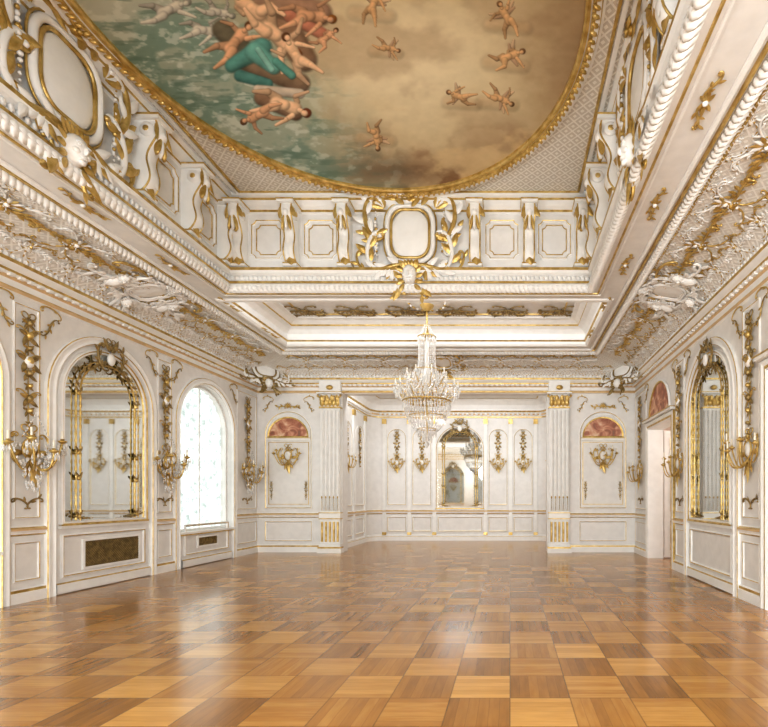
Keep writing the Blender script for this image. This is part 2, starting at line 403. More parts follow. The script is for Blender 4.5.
def make_sconce(crystal):
    a = Acc()
    sph(a, (0, .05, .03), (.09, .12, .05), 'white' if not crystal else 'gold', 0, 12, 6)
    t = np.linspace(0, 2*pi, 20, endpoint=False)
    tube(a, np.stack([.1*np.cos(t), .05+.13*np.sin(t), .05+0*t], 1), .014, 'gold', 5, True)
    bow(a, (0, .3), .11, 'gold', .03)
    shell(a, (0, .18), .1, 'gold', n=5, w=.03)
    for d in (-1, 1):
        scr(a, (d*.08, -.1), (d*.16, .2), 'C', d < 0, .012, 'gold', .03, 3)
        leaf(a, (0, -.1), -pi/2+d*.5, .24, .08, 'gold', w=.03); leaf(a, (d*.06, .0), (0 if d > 0 else pi), .2, .08, 'gold')
    leaf(a, (0, -.1), -pi/2, .34, .1, 'gold', w=.04)
    arms = [(-.34, .1, .12), (-.2, .16, .26), (.2, .16, .26), (.34, .1, .12), (0, .02, .34)]
    for (x, y, z) in arms:
        s_ = np.linspace(0, 1, 12)
        P = np.stack([x*s_, -.08-.2*np.sin(pi*s_)*(1-s_*.4)+(y+.08)*s_**2, .04+(z-.04)*np.sin(s_*pi/2)], 1)
        tube(a, P, .012, 'gold', 5)
        lathe(a, [(0.001, -.03), (.02, -.02), (.045, .0), (.05, .015), (.02, .02), (.02, .04), (.001, .04)], 'gold', 8, (x, y, z), axis='y')
        lathe(a, [(.013, .03), (.013, .14), (.001, .145)], 'candle', 7, (x, y, z), axis='y')
        if crystal:
            for k in range(6):
                an = k*1.047; octv(a, (x+.05*math.cos(an), y-.07, z+.05*math.sin(an)), .012, .05)
            for k in range(9): octv(a, (x*(k/8), y*(k/8)-.03-.16*math.sin(pi*k/8), z*k/8+.05), .012, .022)
    if crystal:
        for i in range(90):
            q = random.random(); an = random.uniform(0, pi)
            octv(a, (math.cos(an)*.22*(1-q*.8), .1-.58*q, .06+.16*math.sin(an)*(1-q*.6)), .014, .036)
        for k in range(8):
            for d in (-1, 1): octv(a, (d*.022*k, .5-.04*k, .12), .010, .02)
    return a
SC1 = make_sconce(True).mesh('crystal_sconce_mesh'); SC2 = make_sconce(False).mesh('gilt_sconce_mesh')
def make_bracket():
    a = Acc(); n = 24
    t = np.linspace(0, 1, n)
    w_ = .10+.20*(1-t)**.6+.05*np.sin(t*2*pi*1.5)
    v_ = .48-.96*t; hx = .095
    V = []
    for i in range(n):
        V += [(-hx, v_[i], 0), (-hx, v_[i], w_[i]), (-.05, v_[i], w_[i]+.03), (.05, v_[i], w_[i]+.03), (hx, v_[i], w_[i]), (hx, v_[i], 0)]
    a.add(V, gridF(n, 6, False), 'white', True)
    for d in (-1, 1):
        tube(a, np.stack([np.full(n, d*.09), v_, w_+.01], 1), .012, 'gold', 5)
        sph(a, (d*.1, .34, .2), (.03, .1, .1), 'white', 0, 10, 8); sph(a, (d*.12, .34, .2), (.02, .045, .045), 'gold')
    box(a, -.14, .14, .46, .53, 0, .38, 'white'); box(a, -.15, .15, .508, .528, 0, .39, 'gold')
    for k in range(-1, 2):
        sph(a, (k*.045, .16, .31), (.03, .16, .05), 'gold' if k else 'white', k*.2)
    sph(a, (0, .3, .34), (.06, .07, .05), 'white', 0, 10, 6)
    leaf(a, (0, -.12), -pi/2, .28, .14, 'white', w=.2); leaf(a, (0, -.3), -pi/2, .24, .17, 'gold', w=.14)
    box(a, -.12, .12, -.54, -.49, 0, .18, 'white'); box(a, -.125, .125, -.5, -.48, 0, .185, 'gold')
    for d in (-1, 1): leaf(a, (d*.05, .46), -pi/2+d*.35, .28, .1, 'gold', w=.31)
    return a
BRK = make_bracket()

# ------------------------------------------------------------------ FLOOR
a = Acc(); quad(a, [(XL-.5, YF-.2, 0), (7.0, YF-.2, 0), (7.0, 17.4, 0), (XL-.5, 17.4, 0)], 'parquet'); a.obj('floor')

# ------------------------------------------------------------------ WALLS
CT = [11.1, 8.33, 5.56, 2.79, 0.02]
ZT = 4.85
def wall_holes(a, M, u0, u1, holes, mat='wall', reveal=True):
    holes = sorted(holes); cur = u0
    for (c, h, sill, sp_, r) in holes:
        quad(a, [(cur, 0, 0), (c-h, 0, 0), (c-h, ZT, 0), (cur, ZT, 0)], mat, M)
        if sill > 0: quad(a, [(c-h, 0, 0), (c+h, 0, 0), (c+h, sill, 0), (c-h, sill, 0)], mat, M)
        n = 24; th = np.linspace(pi, 0, n+1)
        xs = c+h*np.cos(th); ys = sp_+r*np.sin(th) if r else np.full(n+1, sp_)
        if not r: xs = np.linspace(c-h, c+h, n+1)
        V = []
        for x, y in zip(xs, ys): V += [(x, y, 0), (x, ZT, 0)]
        a.add(V, [[2*i, 2*i+2, 2*i+3, 2*i+1] for i in range(n)], mat, False, M)
        if reveal:
            path = [(c+h, sill), (c+h, sp_)]+[(x, y) for x, y in zip(xs[::-1][1:-1], ys[::-1][1:-1])]+[(c-h, sp_), (c-h, sill)]
            sweep(a, path, [(0, 0), (0, -.34)], mat, sill > 0, M)
        cur = c+h
    quad(a, [(cur, 0, 0), (u1, 0, 0), (u1, ZT, 0), (cur, ZT, 0)], mat, M)
HW, SILL, SPR = .97, .77, 3.1
a = Acc(); wall_holes(a, LW(0), YF, YB, [(y, HW, SILL, SPR, HW) for y in CT[::2]]); a.obj('wall_left')
DH, DT = .85, 3.2
a = Acc(); wall_holes(a, RW(0), -YB, -YF, [(-y, DH, 0, DT, 0) for y in CT[::2]], reveal=False); a.obj('wall_right')
PXL, PXR = -4.64, 1.03
a = Acc()
quad(a, [(XL, 0, 0), (PXL-.36, 0, 0), (PXL-.36, ZT, 0), (XL, ZT, 0)], 'wall', BW(0))
quad(a, [(PXR+.43, 0, 0), (XR, 0, 0), (XR, ZT, 0), (PXR+.43, ZT, 0)], 'wall', BW(0))
box(a, PXL-.36, PXL, YB, YB+.42, 0, 4.8, 'wall'); box(a, PXR, PXR+.43, YB, YB+.42, 0, 4.8, 'wall')
box(a, PXL+.001, PXR-.001, YB, YB+.42, 4.42, 4.8, 'wall')
a.obj('wall_back')
AX0, AX1, AYB, AYS = -4.93, 1.4, 16.9, 16.3
AFX0, AFX1 = -4.45, 0.92
ar = [(AX1, YB+.4), (AX1, AYS)]+[(AFX1+(AX1-AFX1)*math.cos(t), AYS+(AYB-AYS)*math.sin(t)) for t in np.linspace(0, pi/2, 9)[1:]]
al_ = [(AFX0-(AFX0-AX0)*math.cos(t), AYS+(AYB-AYS)*math.sin(t)) for t in np.linspace(pi/2, 0, 9)]+[(AX0, YB+.4)]
APATH = ar+al_
a = Acc(); sweep(a, APATH, [(0, 0), (0, 4.95)], 'wall', False, None, True)
a.obj('wall_alcove')
a = Acc()
BANDS = [(0, .0), (.05, .0), (.05, .14), (.035, .15), (.035, .2), (.01, .22)]
DADO = [(0, .93), (.02, .94), (.04, .97), (.04, .99), (.06, 1.02), (.06, 1.06), (.02, 1.08), (0, 1.1)]
DMAT = ['white', 'gold', 'white', 'white', 'tan', 'gold', 'white']
sweep(a, APATH, BANDS, ['white', 'white', 'gold', 'white', 'white'], False)
sweep(a, APATH, DADO, DMAT, False)
sweep(a, APATH, [(0, 4.3), (.04, 4.32), (.04, 4.36), (.07, 4.4), (.07, 4.46), (.1, 4.5), (.14, 4.55), (.14, 4.6), (.2, 4.74), (.32, 4.84), (.45, 4.9), (.5, 4.9)], ['white', 'gold', 'white', 'tan', 'white', 'gold', 'white', 'white', 'white', 'white', 'gold'], False)
pp = np.array(APATH); seg = np.r_[0, np.cumsum(np.linalg.norm(np.diff(pp, axis=0), axis=1))]
for s_ in np.arange(.1, seg[-1], .16):
    x = np.interp(s_, seg, pp[:, 0]); y = np.interp(s_, seg, pp[:, 1])
    x = min(max(x, AX0+.1), AX1-.1); y = min(y, AYB-.1)
    V, Fq = usph(6, 4); a.add(V*np.array([.05, .05, .05])+np.array([x, y, 4.44]), Fq, 'white')
a.obj('trim_alcove')
a = Acc(); quad(a, [(-5.2, YB+.4, 4.91), (1.7, YB+.4, 4.91), (1.7, 17.2, 4.91), (-5.2, 17.2, 4.91)], 'white'); a.obj('ceiling_alcove')
a = Acc()
MXA = -1.76
Mb = BW(0, Y=AYB)
for xc, hw in ((-3.1, .34), (-.42, .34), (-3.98, .34), (.46, .34)):
    mould(a, arch(xc, hw, 1.25, 3.6), .05, .03, Mb)
    mould(a, rect(xc-hw, xc+hw, .32, .85), .05, .03, Mb)
    a.merge(DROP, BW(xc, 3.85, 0, .7, AYB))
for xc in (-3.54, .02, -2.66, -.86, -4.42, .9):
    box(a, xc-.06, xc+.06, .2, 4.3, 0, .05, 'white', Mb); box(a, xc-.075, xc+.075, 4.1, 4.28, 0, .07, 'gold', Mb); box(a, xc-.07, xc+.07, .2, .3, 0, .06, 'gold', Mb)
mould(a, rect(-2.55, -.97, .32, .85), .05, .03, Mb)
for side in (1, -1):
    xs_ = AX1 if side > 0 else AX0
    for yc in (14.45, 15.7):
        Ms = fr((xs_, yc, 0), (0, -side, 0), Zv, (-side, 0, 0))
        mould(a, arch(0, .46, 1.25, 3.4), .045, .03, Ms); mould(a, rect(-.46, .46, .32, .85), .045, .03, Ms)
        a.merge(DROP, Ms @ tr(0, 3.75, 0, .75))
    for yy in (13.85, 15.07, 16.25):
        M = fr((xs_, yy, 0), (0, -side, 0), Zv, (-side, 0, 0)); box(a, -.07, .07, .2, 4.3, 0, .05, 'white', M); box(a, -.09, .09, 4.1, 4.28, 0, .07, 'gold', M)
a.obj('trim_alcove_panels')
a = Acc()
FILLWIN = ((-6.22, .68), (.3, .9), (2.45, .9))
wall_holes(a, FW(0), -XR, -XL, [(-x, h, .3, 3.1, h) for x, h in FILLWIN]); a.obj('wall_front')

# ------------------------------------------------------------------ perimeter trims
RM = rect(XL, XR, YF, YB)
a = Acc()
CPROF = [(0, 4.38), (.03, 4.4), (.03, 4.45), (.015, 4.47), (.015, 4.56), (.05, 4.6), (.09, 4.63), (.09, 4.67), (.13, 4.70), (.17, 4.74), (.17, 4.79), (.12, 4.80)]
CM = ['white', 'tan', 'gold', 'white', 'tan', 'white', 'gold', 'white', 'white', 'gold', 'white']
sweep(a, RM, CPROF, CM, True)
for (M, L, st) in ((LW(YF), YB-YF, 0), (RW(YB), YB-YF, 0), (BW(XL), XR-XL, 0)):
    n = int(L/.14)
    for i in range(n): box(a, i*.14+.03, i*.14+.1, 4.585, 4.63, .05, .10, 'white', M)
a.obj('trim_cornice')
B0, B1, B2 = np.array([.12, 4.80]), np.array([.3, 5.1]), np.array([1.26, 5.17])
tb = np.linspace(0, 1, 24)[:, None]; CB = (1-tb)**2*B0+2*tb*(1-tb)*B1+tb**2*B2
cl = np.r_[0, np.cumsum(np.linalg.norm(np.diff(CB, axis=0), axis=1))]; CLEN = cl[-1]
tg = np.gradient(CB, axis=0); tg /= np.linalg.norm(tg, axis=1)[:, None]; CNn = np.stack([tg[:, 1], -tg[:, 0]], 1)
a = Acc(); sweep(a, RM, CB, 'lattice2', True, None, False)
a.obj('ceiling_cove')
def warp(M, u0, v0, s_=1, mir=False):
    def f(V):
        u_ = V[:, 0]*s_*(-1 if mir else 1)+u0; v_ = V[:, 1]*s_+v0; w_ = V[:, 2]*s_
        o = np.interp(v_, cl, CB[:, 0]); z = np.interp(v_, cl, CB[:, 1])
        no = np.interp(v_, cl, CNn[:, 0]); nz = np.interp(v_, cl, CNn[:, 1])
        P = np.stack([u_, z+nz*w_, o+no*w_], 1); return P @ M[:3, :3].T+M[:3, 3]
    return f
a = Acc()
SW = {'white': 'gold', 'gold': 'white'}
for si_, (M, L) in enumerate(((LW(YF), YB-YF), (RW(YB), YB-YF), (BW(XL), XR-XL))):
    rows_ = ((.27, .62, .7, None), (.74, .95, 1.2, SW if si_ < 2 else None), (1.12, .5, 1.4, None if si_ < 2 else 'skip'))
    for (vv, wd, mg, rm) in rows_:
        if rm == 'skip': continue
        n = max(1, round((L-2*mg)/wd)); st = (L-2*mg)/n
        for i in range(n):
            a.merge(RIN, warp(M, mg+st*(i+.5), vv, st/1.2*.95), rm)
    k = int((L-.6)/.09)
    for i in range(k):
        V, Fq = usph(6, 4); a.add(V*np.array([.035, .05, .03])+np.array([.3+i*.09, 4.83, .14]), Fq, 'white', True, M)
a.obj('trim_cove_arabesque')
a = Acc()
for (cx, cy, ux, uy, wx, wy) in ((XL, YB, .7071, .7071, .7071, -.7071), (XR, YB, .7071, -.7071, -.7071, -.7071)):
    M = fr((cx+wx*.62, cy+wy*.62, 4.98), (ux, uy, 0), (0, 0, 1), (wx, wy, 0))
    c_, s2 = math.cos(.4), math.sin(.4)
    R = np.eye(4); R[:3, :3] = np.array([[1, 0, 0], [0, c_, s2], [0, -s2, c_]])*.78
    a.merge(CART, M @ R, {'gold': 'bronze'})
    for d in (-1, 1):
        b_ = Acc(); mask(b_, (0, 0), .2, 'white', 'white', .05)
        sph(b_, (0, -.3, .03), (.2, .25, .14), 'white', 0, 10, 6); leaf(b_, (.1, -.1), 0, .5, .3, 'bronze'); leaf(b_, (-.1, -.1), pi, .5, .3, 'bronze')
        R2 = R.copy(); R2[:3, 3] = (d*.95, .05, -.1); a.merge(b_, M @ R2)
for M, L in ((LW(0), 0), (RW(0), 0)):
    sgn = 1 if M[1, 0] > 0 else -1
    for y in (8.33, 2.79):
        a.merge(CART, warp(M, sgn*y, CLEN*.55, .62), {'gold': 'white'})
        b_ = Acc()
        for d in (-1, 1):
            scr(b_, (d*.5, -.3), (d*1.3, -.1), 'S', d < 0, .04, 'white', .04, 5); scr(b_, (d*.5, .2), (d*1.2, .3), 'C', d > 0, .03, 'gold', .04, 3)
            mask(b_, (d*.75, .05), .16, 'white', 'white', .06); sph(b_, (d*.72, -.2, .06), (.12, .2, .1), 'white', d*.3, 10, 6)
        a.merge(b_, warp(M, sgn*y, CLEN*.55, .75))
a.merge(CART, warp(BW(0), MX, CLEN*.5, .6))
a.obj('trim_cove_cartouches')

RB = (-5.35, 1.82, 8.95, 11.5)
def holed(a, R, holes, z, mat):
    xs = sorted({R[0], R[1], *[h[0] for h in holes], *[h[1] for h in holes]}); ys = sorted({R[2], R[3], *[h[2] for h in holes], *[h[3] for h in holes]})
    for i in range(len(xs)-1):
        for j in range(len(ys)-1):
            x, y = (xs[i]+xs[i+1])/2, (ys[j]+ys[j+1])/2
            if any(h[0] < x < h[1] and h[2] < y < h[3] for h in holes): continue
            quad(a, [(xs[i], ys[j], z), (xs[i+1], ys[j], z), (xs[i+1], ys[j+1], z), (xs[i], ys[j+1], z)], mat)
RS = (XL+1.2, XR-1.2, YF+1.2, YB-1.2)
a = Acc(); holed(a, RS, [OA, RB], ZS, 'wall')
a.obj('ceiling_soffit')
a = Acc()
PA = [(-.03, ZS), (-.02, 5.155), (.03, 5.15), (.08, 5.17), (.08, 5.25), (.03, 5.29), (.03, 5.33), (-.02, 5.35), (-.02, 5.43), (.05, 5.46), (.08, 5.5), (.08, 5.55), (0, 5.58), (-.1, 5.62),
      (-.1, 6.58), (-.06, 6.6), (-.06, 6.64), (.0, 6.68), (.06, 6.74), (.06, 6.78), (.12, 6.8), (.12, ZC+.01)]
PM = ['wall', 'wall', 'wall', 'wall', 'wall', 'gold', 'white', 'wall', 'white', 'white', 'gold', 'white', 'white', 'wall', 'white', 'gold', 'white', 'white', 'gold', 'white', 'white']
sweep(a, rect(*OA), PA, PM, True)
def rope(a, R, z, r, sp_, mat, off=0, mat2=None):
    x0, x1, y0, y1 = R[0]+off, R[1]-off, R[2]+off, R[3]-off
    V0, Fq = usph(7, 4)
    for (p, q) in (((x0, y0), (x1, y0)), ((x1, y0), (x1, y1)), ((x1, y1), (x0, y1)), ((x0, y1), (x0, y0))):
        d = np.array(q)-np.array(p); L = np.linalg.norm(d); d /= L; n = int(L/sp_)
        an = math.atan2(d[1], d[0])+.6; c_, s_ = math.cos(an), math.sin(an)
        for i in range(n+1):
            c0 = np.array(p)+d*(i*L/n)
            V = V0*np.array([r*1.35, r*.62, r]); V = V @ np.array([[c_, -s_, 0], [s_, c_, 0], [0, 0, 1]]).T
            a.add(V+np.array([c0[0], c0[1], z]), Fq, mat2 if (mat2 and i % 2) else mat)
rope(a, OA, 5.2, .085, .085, 'white', .02)
rope(a, OA, 5.395, .04, .08, 'white', .0)
a.obj('trim_coffer')
a = Acc()
RCV = (XL+1.28, XR-1.28, YF+1.28, YB-1.28)
rope(a, RCV, 5.15, .075, .08, 'white')
for o, m_ in ((.1, 'gold'), (-.1, 'gold')):
    sweep(a, rect(RCV[0]+o, RCV[1]-o, RCV[2]+o, RCV[3]-o), [(-.02, ZS-.004), (-.015, ZS-.035), (.015, ZS-.035), (.02, ZS-.004)], m_, True)
sweep(a, rect(RCV[0]+.17, RCV[1]-.17, RCV[2]+.17, RCV[3]-.17), [(-.03, ZS-.003), (-.02, ZS-.02), (.0, ZS-.05), (.03, ZS-.03), (.035, ZS-.003)], 'white', True)
for o, m_ in ((-.13, 'gold'), (-.2, 'white')):
    sweep(a, rect(OA[0]+o, OA[1]-o, OA[2]+o, OA[3]-o), [(-.015, ZS-.002), (-.01, ZS-.02), (.01, ZS-.02), (.015, ZS-.002)], m_, True)
for x in (XL+1.66, XR-1.66):
    for y in np.arange(-.2, 12, 1.55):
        b_ = Acc()
        for d in (-1, 1):
            scr(b_, (0, d*.04), (0, d*.3), 'S', d > 0, .012, 'gold', .015, 4)
            leaf(b_, (0, 0), d*pi/2, .16, .05, 'gold'); leaf(b_, (0, 0), d*pi/2+.6, .12, .05, 'gold'); leaf(b_, (0, 0), d*pi/2-.6, .12, .05, 'gold')
        sph(b_, (0, 0, .02), (.03, .03, .03), 'white'); a.merge(b_, fr((x, y, ZS), (-1, 0, 0), (0, 1, 0), (0, 0, -1)))
sweep(a, rect(*RB), [(-.1, ZS-.002), (-.08, ZS-.03), (-.02, ZS-.04), (.02, ZS), (.02, 5.24), (.05, 5.27), (.05, 5.31), (.02, 5.33), (.02, 5.42), (.12, 5.5), (.22, 5.54), (.22, 5.58), (.32, 5.64), (.42, 5.66), (.42, 5.7)],
      ['white', 'white', 'white', 'white', 'gold', 'white', 'white', 'white', 'white', 'white', 'gold', 'white', 'white', 'white'], True)
quad(a, [(RB[0], RB[2], 5.7), (RB[1], RB[2], 5.7), (RB[1], RB[3], 5.7), (RB[0], RB[3], 5.7)], 'wall')
sweep(a, rect(RB[0]+.6, RB[1]-.6, RB[2]+.55, RB[3]-.55), [(-.02, 5.698), (-.015, 5.68), (.015, 5.68), (.02, 5.698)], 'gold', True)
for x in np.arange(-4.6, 1.2, 1.14):
    a.merge(RING, fr((x, RB[3]-.75, 5.7), (-1, 0, 0), (0, 1, 0), (0, 0, -1), .75), {'gold': 'bronze'})
a.obj('trim_soffit')

CR = (OA[0]+.1, OA[1]-.1, OA[2]+.1, OA[3]-.1)
a = Acc(); n = 160; inner = []; outer = []
for i in range(n):
    t = 2*pi*i/n; inner.append((OVC[0]+(OVA+.1)*math.cos(t), OVC[1]+(OVB+.03)*math.sin(t), ZC))
    c_, s_ = math.cos(t), math.sin(t); cx, cy = OVC
    ks = []
    if c_ > 1e-6: ks.append((CR[1]-cx)/c_)
    if c_ < -1e-6: ks.append((CR[0]-cx)/c_)
    if s_ > 1e-6: ks.append((CR[3]-cy)/s_)
    if s_ < -1e-6: ks.append((CR[2]-cy)/s_)
    k = min(ks); outer.append((cx+k*c_, cy+k*s_, ZC))
a.add(inner+outer, [[i, (i+1) % n, n+(i+1) % n, n+i] for i in range(n)], 'lattice', False)
a.obj('ceiling')
a = Acc()
sweep(a, rect(CR[0]+.16, CR[1]-.16, CR[2]+.02, CR[3]-.02), [(-.02, ZC-.001), (-.015, ZC-.03), (.015, ZC-.03), (.02, ZC-.001)], 'gold', True)
sweep(a, rect(CR[0]+.1, CR[1]-.1, CR[2]+.0, CR[3]-.0), [(-.04, ZC-.001), (-.03, ZC-.04), (.03, ZC-.04), (.03, ZC-.001)], 'white', True)
t = np.linspace(0, 2*pi, 120, endpoint=False); ov = [(OVC[0]+OVA*math.cos(x), OVC[1]+OVB*math.sin(x)) for x in t]
sweep(a, ov, [(.02, ZC+.02), (.02, ZC-.03), (-.0, ZC-.05), (-.04, ZC-.05), (-.06, ZC-.03), (-.1, ZC-.07), (-.15, ZC-.07), (-.17, ZC-.02), (-.2, ZC-.02), (-.2, ZC)],
      ['gold', 'gold', 'gold', 'white', 'gold', 'white', 'gold', 'white', 'white'], True, None, False)
for i in range(190):
    x = 2*pi*i/190; p = (OVC[0]+(OVA+.1)*math.cos(x), OVC[1]+(OVB+.08)*math.sin(x), ZC-.075)
    V, Fq = usph(6, 4); c_, s_ = math.cos(x+.5), math.sin(x+.5)
    a.add((V*np.array([.055, .025, .03])) @ np.array([[c_, -s_, 0], [s_, c_, 0], [0, 0, 1]]).T+np.array(p), Fq, 'gold')
a.obj('trim_oval_frame')
a = Acc(); pn = Acc()
sides = [fr(((OA[0]+OA[1])/2, OA[3]+.1, 0), (1, 0, 0), Zv, (0, -1, 0)), fr(((OA[0]+OA[1])/2, OA[2]-.1, 0), (-1, 0, 0), Zv, (0, 1, 0)),
         fr((OA[0]-.1, (OA[2]+OA[3])/2, 0), (0, 1, 0), Zv, (1, 0, 0)), fr((OA[1]+.1, (OA[2]+OA[3])/2, 0), (0, -1, 0), Zv, (-1, 0, 0))]
for i, M in enumerate(sides):
    for u_ in (-3.02, -2.1, -1.15, 1.15, 2.1, 3.02):
        a.merge(BRK, M @ tr(u_, 6.12, 0))
    for u_ in (-2.56, -1.62, 1.62, 2.56):
        mould(pn, cutrect(u_-.31, u_+.31, 5.76, 6.48, .08), .05, .035, M)
        line(pn, cutrect(u_-.22, u_+.22, 5.85, 6.39, .07), .014, .012, 'gold', M)
a.obj('trim_brackets'); pn.obj('trim_frieze_panels')
cm = CART.mesh('cartouche_mesh')
for M in sides: inst('ceiling_cartouche', cm, M @ tr(0, 6.12, .06, 1.04))

# ------------------------------------------------------------------ MURAL
rows = np.r_[np.linspace(OVC[1]-OVB, 5.0, 30)[:-1], np.linspace(5.0, OVC[1]+OVB, 400)]
ncol = 620; uu = np.linspace(-1, 1, ncol)
half = OVA*np.sqrt(np.clip(1-((rows-OVC[1])/OVB)**2, 1e-6, 1))
Xg = OVC[0]+half[:, None]*uu[None]; Yg = rows[:, None]+0*uu[None]
PX = CX+F*Xg/Yg; PY = CY-F*(ZC-EYE)/Yg
def vnoise(X, Y, seed):
    r_ = np.random.default_rng(seed); G = r_.random((128, 128))
    xi = np.floor(X).astype(int); yi = np.floor(Y).astype(int); fx = X-xi; fy = Y-yi
    fx = fx*fx*(3-2*fx); fy = fy*fy*(3-2*fy); g = lambda i, j: G[i % 128, j % 128]
    return (g(xi, yi)*(1-fx)+g(xi+1, yi)*fx)*(1-fy)+(g(xi, yi+1)*(1-fx)+g(xi+1, yi+1)*fx)*fy
def fbm(X, Y, seed, o=5):
    s_ = 0; a_ = .5
    for i in range(o): s_ = s_+a_*vnoise(X*2**i, Y*2**i, seed+i); a_ *= .5
    return s_/.97
col = np.zeros(PX.shape+(3,))
def blend(c, al):
    global col
    col = col*(1-al[..., None])+np.array(c, float)*al[..., None]
sm = lambda e0, e1, x: np.clip((x-e0)/(e1-e0), 0, 1)**2*(3-2*np.clip((x-e0)/(e1-e0), 0, 1))
n1 = fbm(PX/60, PY/45, 1); n2 = fbm(PX/25, PY/18, 20); n3 = fbm(PX/9, PY/6, 40)
col[:] = (204, 188, 152)
blend((230, 217, 184), np.exp(-(((PX-400)/95)**2+((PY-60)/65)**2)))
blend((178, 157, 126), sm(.42, .62, n1)*.5)
blend((152, 127, 96), sm(480, 590, PX+30*(n1-.5))*.75)
wob = 60*(n1-.5)
blend((172, 143, 110), sm(120, 185, PY+wob)*.8*sm(250, 330, PX))
blend((130, 98, 72), sm(.48, .66, n2)*sm(125, 175, PY+wob)*.8*sm(290, 350, PX))
blend((106, 78, 56), np.exp(-(((PX-385)/60)**2+((PY-172)/13)**2))*.8)
blend((214, 190, 146), sm(.55, .72, fbm(PX/35, PY/20, 70))*sm(90, 140, PY)*.6)
sea = 1-sm(215, 345, PX+1.0*(PY-60)*-.75+50*(n1-.5))
blend((156, 168, 152), sea*.95)
blend((112, 140, 126), sea*sm(.45, .62, n2)*.7)
blend((204, 210, 198), sea*sm(.52, .68, n3)*.6)
blend((206, 204, 188), (1-sm(0, 60, PY+.35*(PX-100)))*.6*(1-sm(200, 260, PX)))
blend((94, 120, 106), sea*sm(.58, .68, fbm(PX/30, PY/6, 90))*.5)
def cap(x1, y1, r1, x2, y2, r2, c, soft=.22, al=1.0):
    global col
    m = (PX > min(x1, x2)-25) & (PX < max(x1, x2)+25) & (PY > min(y1, y2)-25) & (PY < max(y1, y2)+25)
    if not m.any(): return
    X, Y = PX[m], PY[m]; dx, dy = x2-x1, y2-y1; L = dx*dx+dy*dy+1e-6
    t_ = np.clip(((X-x1)*dx+(Y-y1)*dy)/L, 0, 1); r_ = r1+(r2-r1)*t_
    ex, ey = (X-x1-t_*dx)/r_, (Y-y1-t_*dy)/r_; d = np.hypot(ex, ey)
    A = (1-sm(1-soft, 1+soft, d))*al; sh = 1.02-.22*(ex*.5+ey*.8)-.28*np.clip(d, 0, 1.1)**3
    sh = sh+.16*(n3[m]-.5)
    cc = np.array(c, float)[None]*sh[:, None]
    col[m] = col[m]*(1-A[:, None])+cc*A[:, None]
SK = (230, 194, 158); SK2 = (212, 168, 132); HR = (98, 66, 42)
def person(cx, cy, s_, ang, c=SK, pose=0, hair=HR, wings=False):
    ca, sa = math.cos(ang), math.sin(ang); s_ = s_*.86
    def P(x, y): return cx+s_*(x*ca-y*sa), cy+s_*(x*sa+y*ca)
    def C(x1, y1, r1, x2, y2, r2, cc=c): cap(*P(x1, y1), r1*s_, *P(x2, y2), r2*s_, cc)
    po = [dict(la=(-.2, -.2, -.34, -.38), ra=(.22, -.18, .36, -.05), ll=(-.12, .25, -.05, .48), rl=(.16, .2, .28, .42)),
          dict(la=(-.24, -.28, -.42, -.2), ra=(.2, -.36, .34, -.5), ll=(-.2, .18, -.3, .4), rl=(.08, .26, .02, .5)),
          dict(la=(-.14, -.12, .0, -.02), ra=(.24, -.3, .42, -.34), ll=(-.05, .24, -.22, .4), rl=(.2, .12, .22, .36))][pose % 3]
    if wings:
        for d in (-1, 1): C(d*.1, -.2, .09, d*.36, -.36, .03, (196, 170, 138)); C(d*.1, -.16, .07, d*.3, -.2, .03, (176, 148, 120))
    dk = tuple(x*.84 for x in c)
    x1, y1, x2, y2 = po['ll']; C(-.06, .06, .085, x1, y1, .06, dk); C(x1, y1, .058, x2, y2, .03, dk)
    x1, y1, x2, y2 = po['la']; C(-.12, -.26, .05, x1, y1, .042, dk); C(x1, y1, .04, x2, y2, .024, dk)
    C(0, -.26, .115, 0, -.08, .09); C(0, -.08, .09, .01, .06, .115)
    x1, y1, x2, y2 = po['rl']; C(.06, .06, .09, x1, y1, .062); C(x1, y1, .058, x2, y2, .03)
    x1, y1, x2, y2 = po['ra']; C(.12, -.26, .05, x1, y1, .042); C(x1, y1, .04, x2, y2, .024)
    C(0, -.34, .045, 0, -.42, .04); C(.005, -.47, .08, .0, -.46, .075, hair); C(.02, -.44, .055, .02, -.425, .05)
for (x, y, w_) in ((165, 12, 60), (200, 30, 50), (215, 12, 45)): person(x, y, w_, .9+random.random(), (196, 192, 178), random.randint(0, 2), (150, 150, 138))
cap(222, 30, 10, 262, 70, 12, (106, 100, 82)); cap(240, 60, 9, 300, 84, 10, (134, 112, 90)); cap(285, 30, 16, 305, 60, 12, (142, 114, 90))
cap(262, 0, 14, 320, 14, 12, (158, 128, 106)); cap(290, 16, 7, 322, 34, 6, (186, 126, 102))
person(232, 46, 66, .7, SK2, 1); person(256, 12, 78, -.9, SK, 2); person(306, 16, 66, 1.7, SK2, 0, (150, 98, 50))
cap(232, 66, 7, 262, 48, 10, (92, 146, 136)); cap(255, 52, 10, 274, 68, 7, (110, 168, 156)); cap(240, 76, 6, 268, 84, 5, (78, 126, 118)); cap(258, 50, 3, 272, 70, 3, (136, 186, 174))
person(272, 32, 82, 2.3, SK, 1, (140, 82, 44)); person(298, 60, 64, -.5, SK, 0); cap(276, 62, 4, 292, 76, 4, (96, 154, 142)); person(324, 40, 38, .9, SK2, 2)
cap(258, 90, 5, 300, 94, 5, (196, 184, 166)); cap(262, 98, 8, 296, 114, 7, (140, 112, 90)); person(280, 104, 70, 1.9, SK, 0, (120, 64, 40)); person(262, 114, 50, -2.0, SK2, 1)
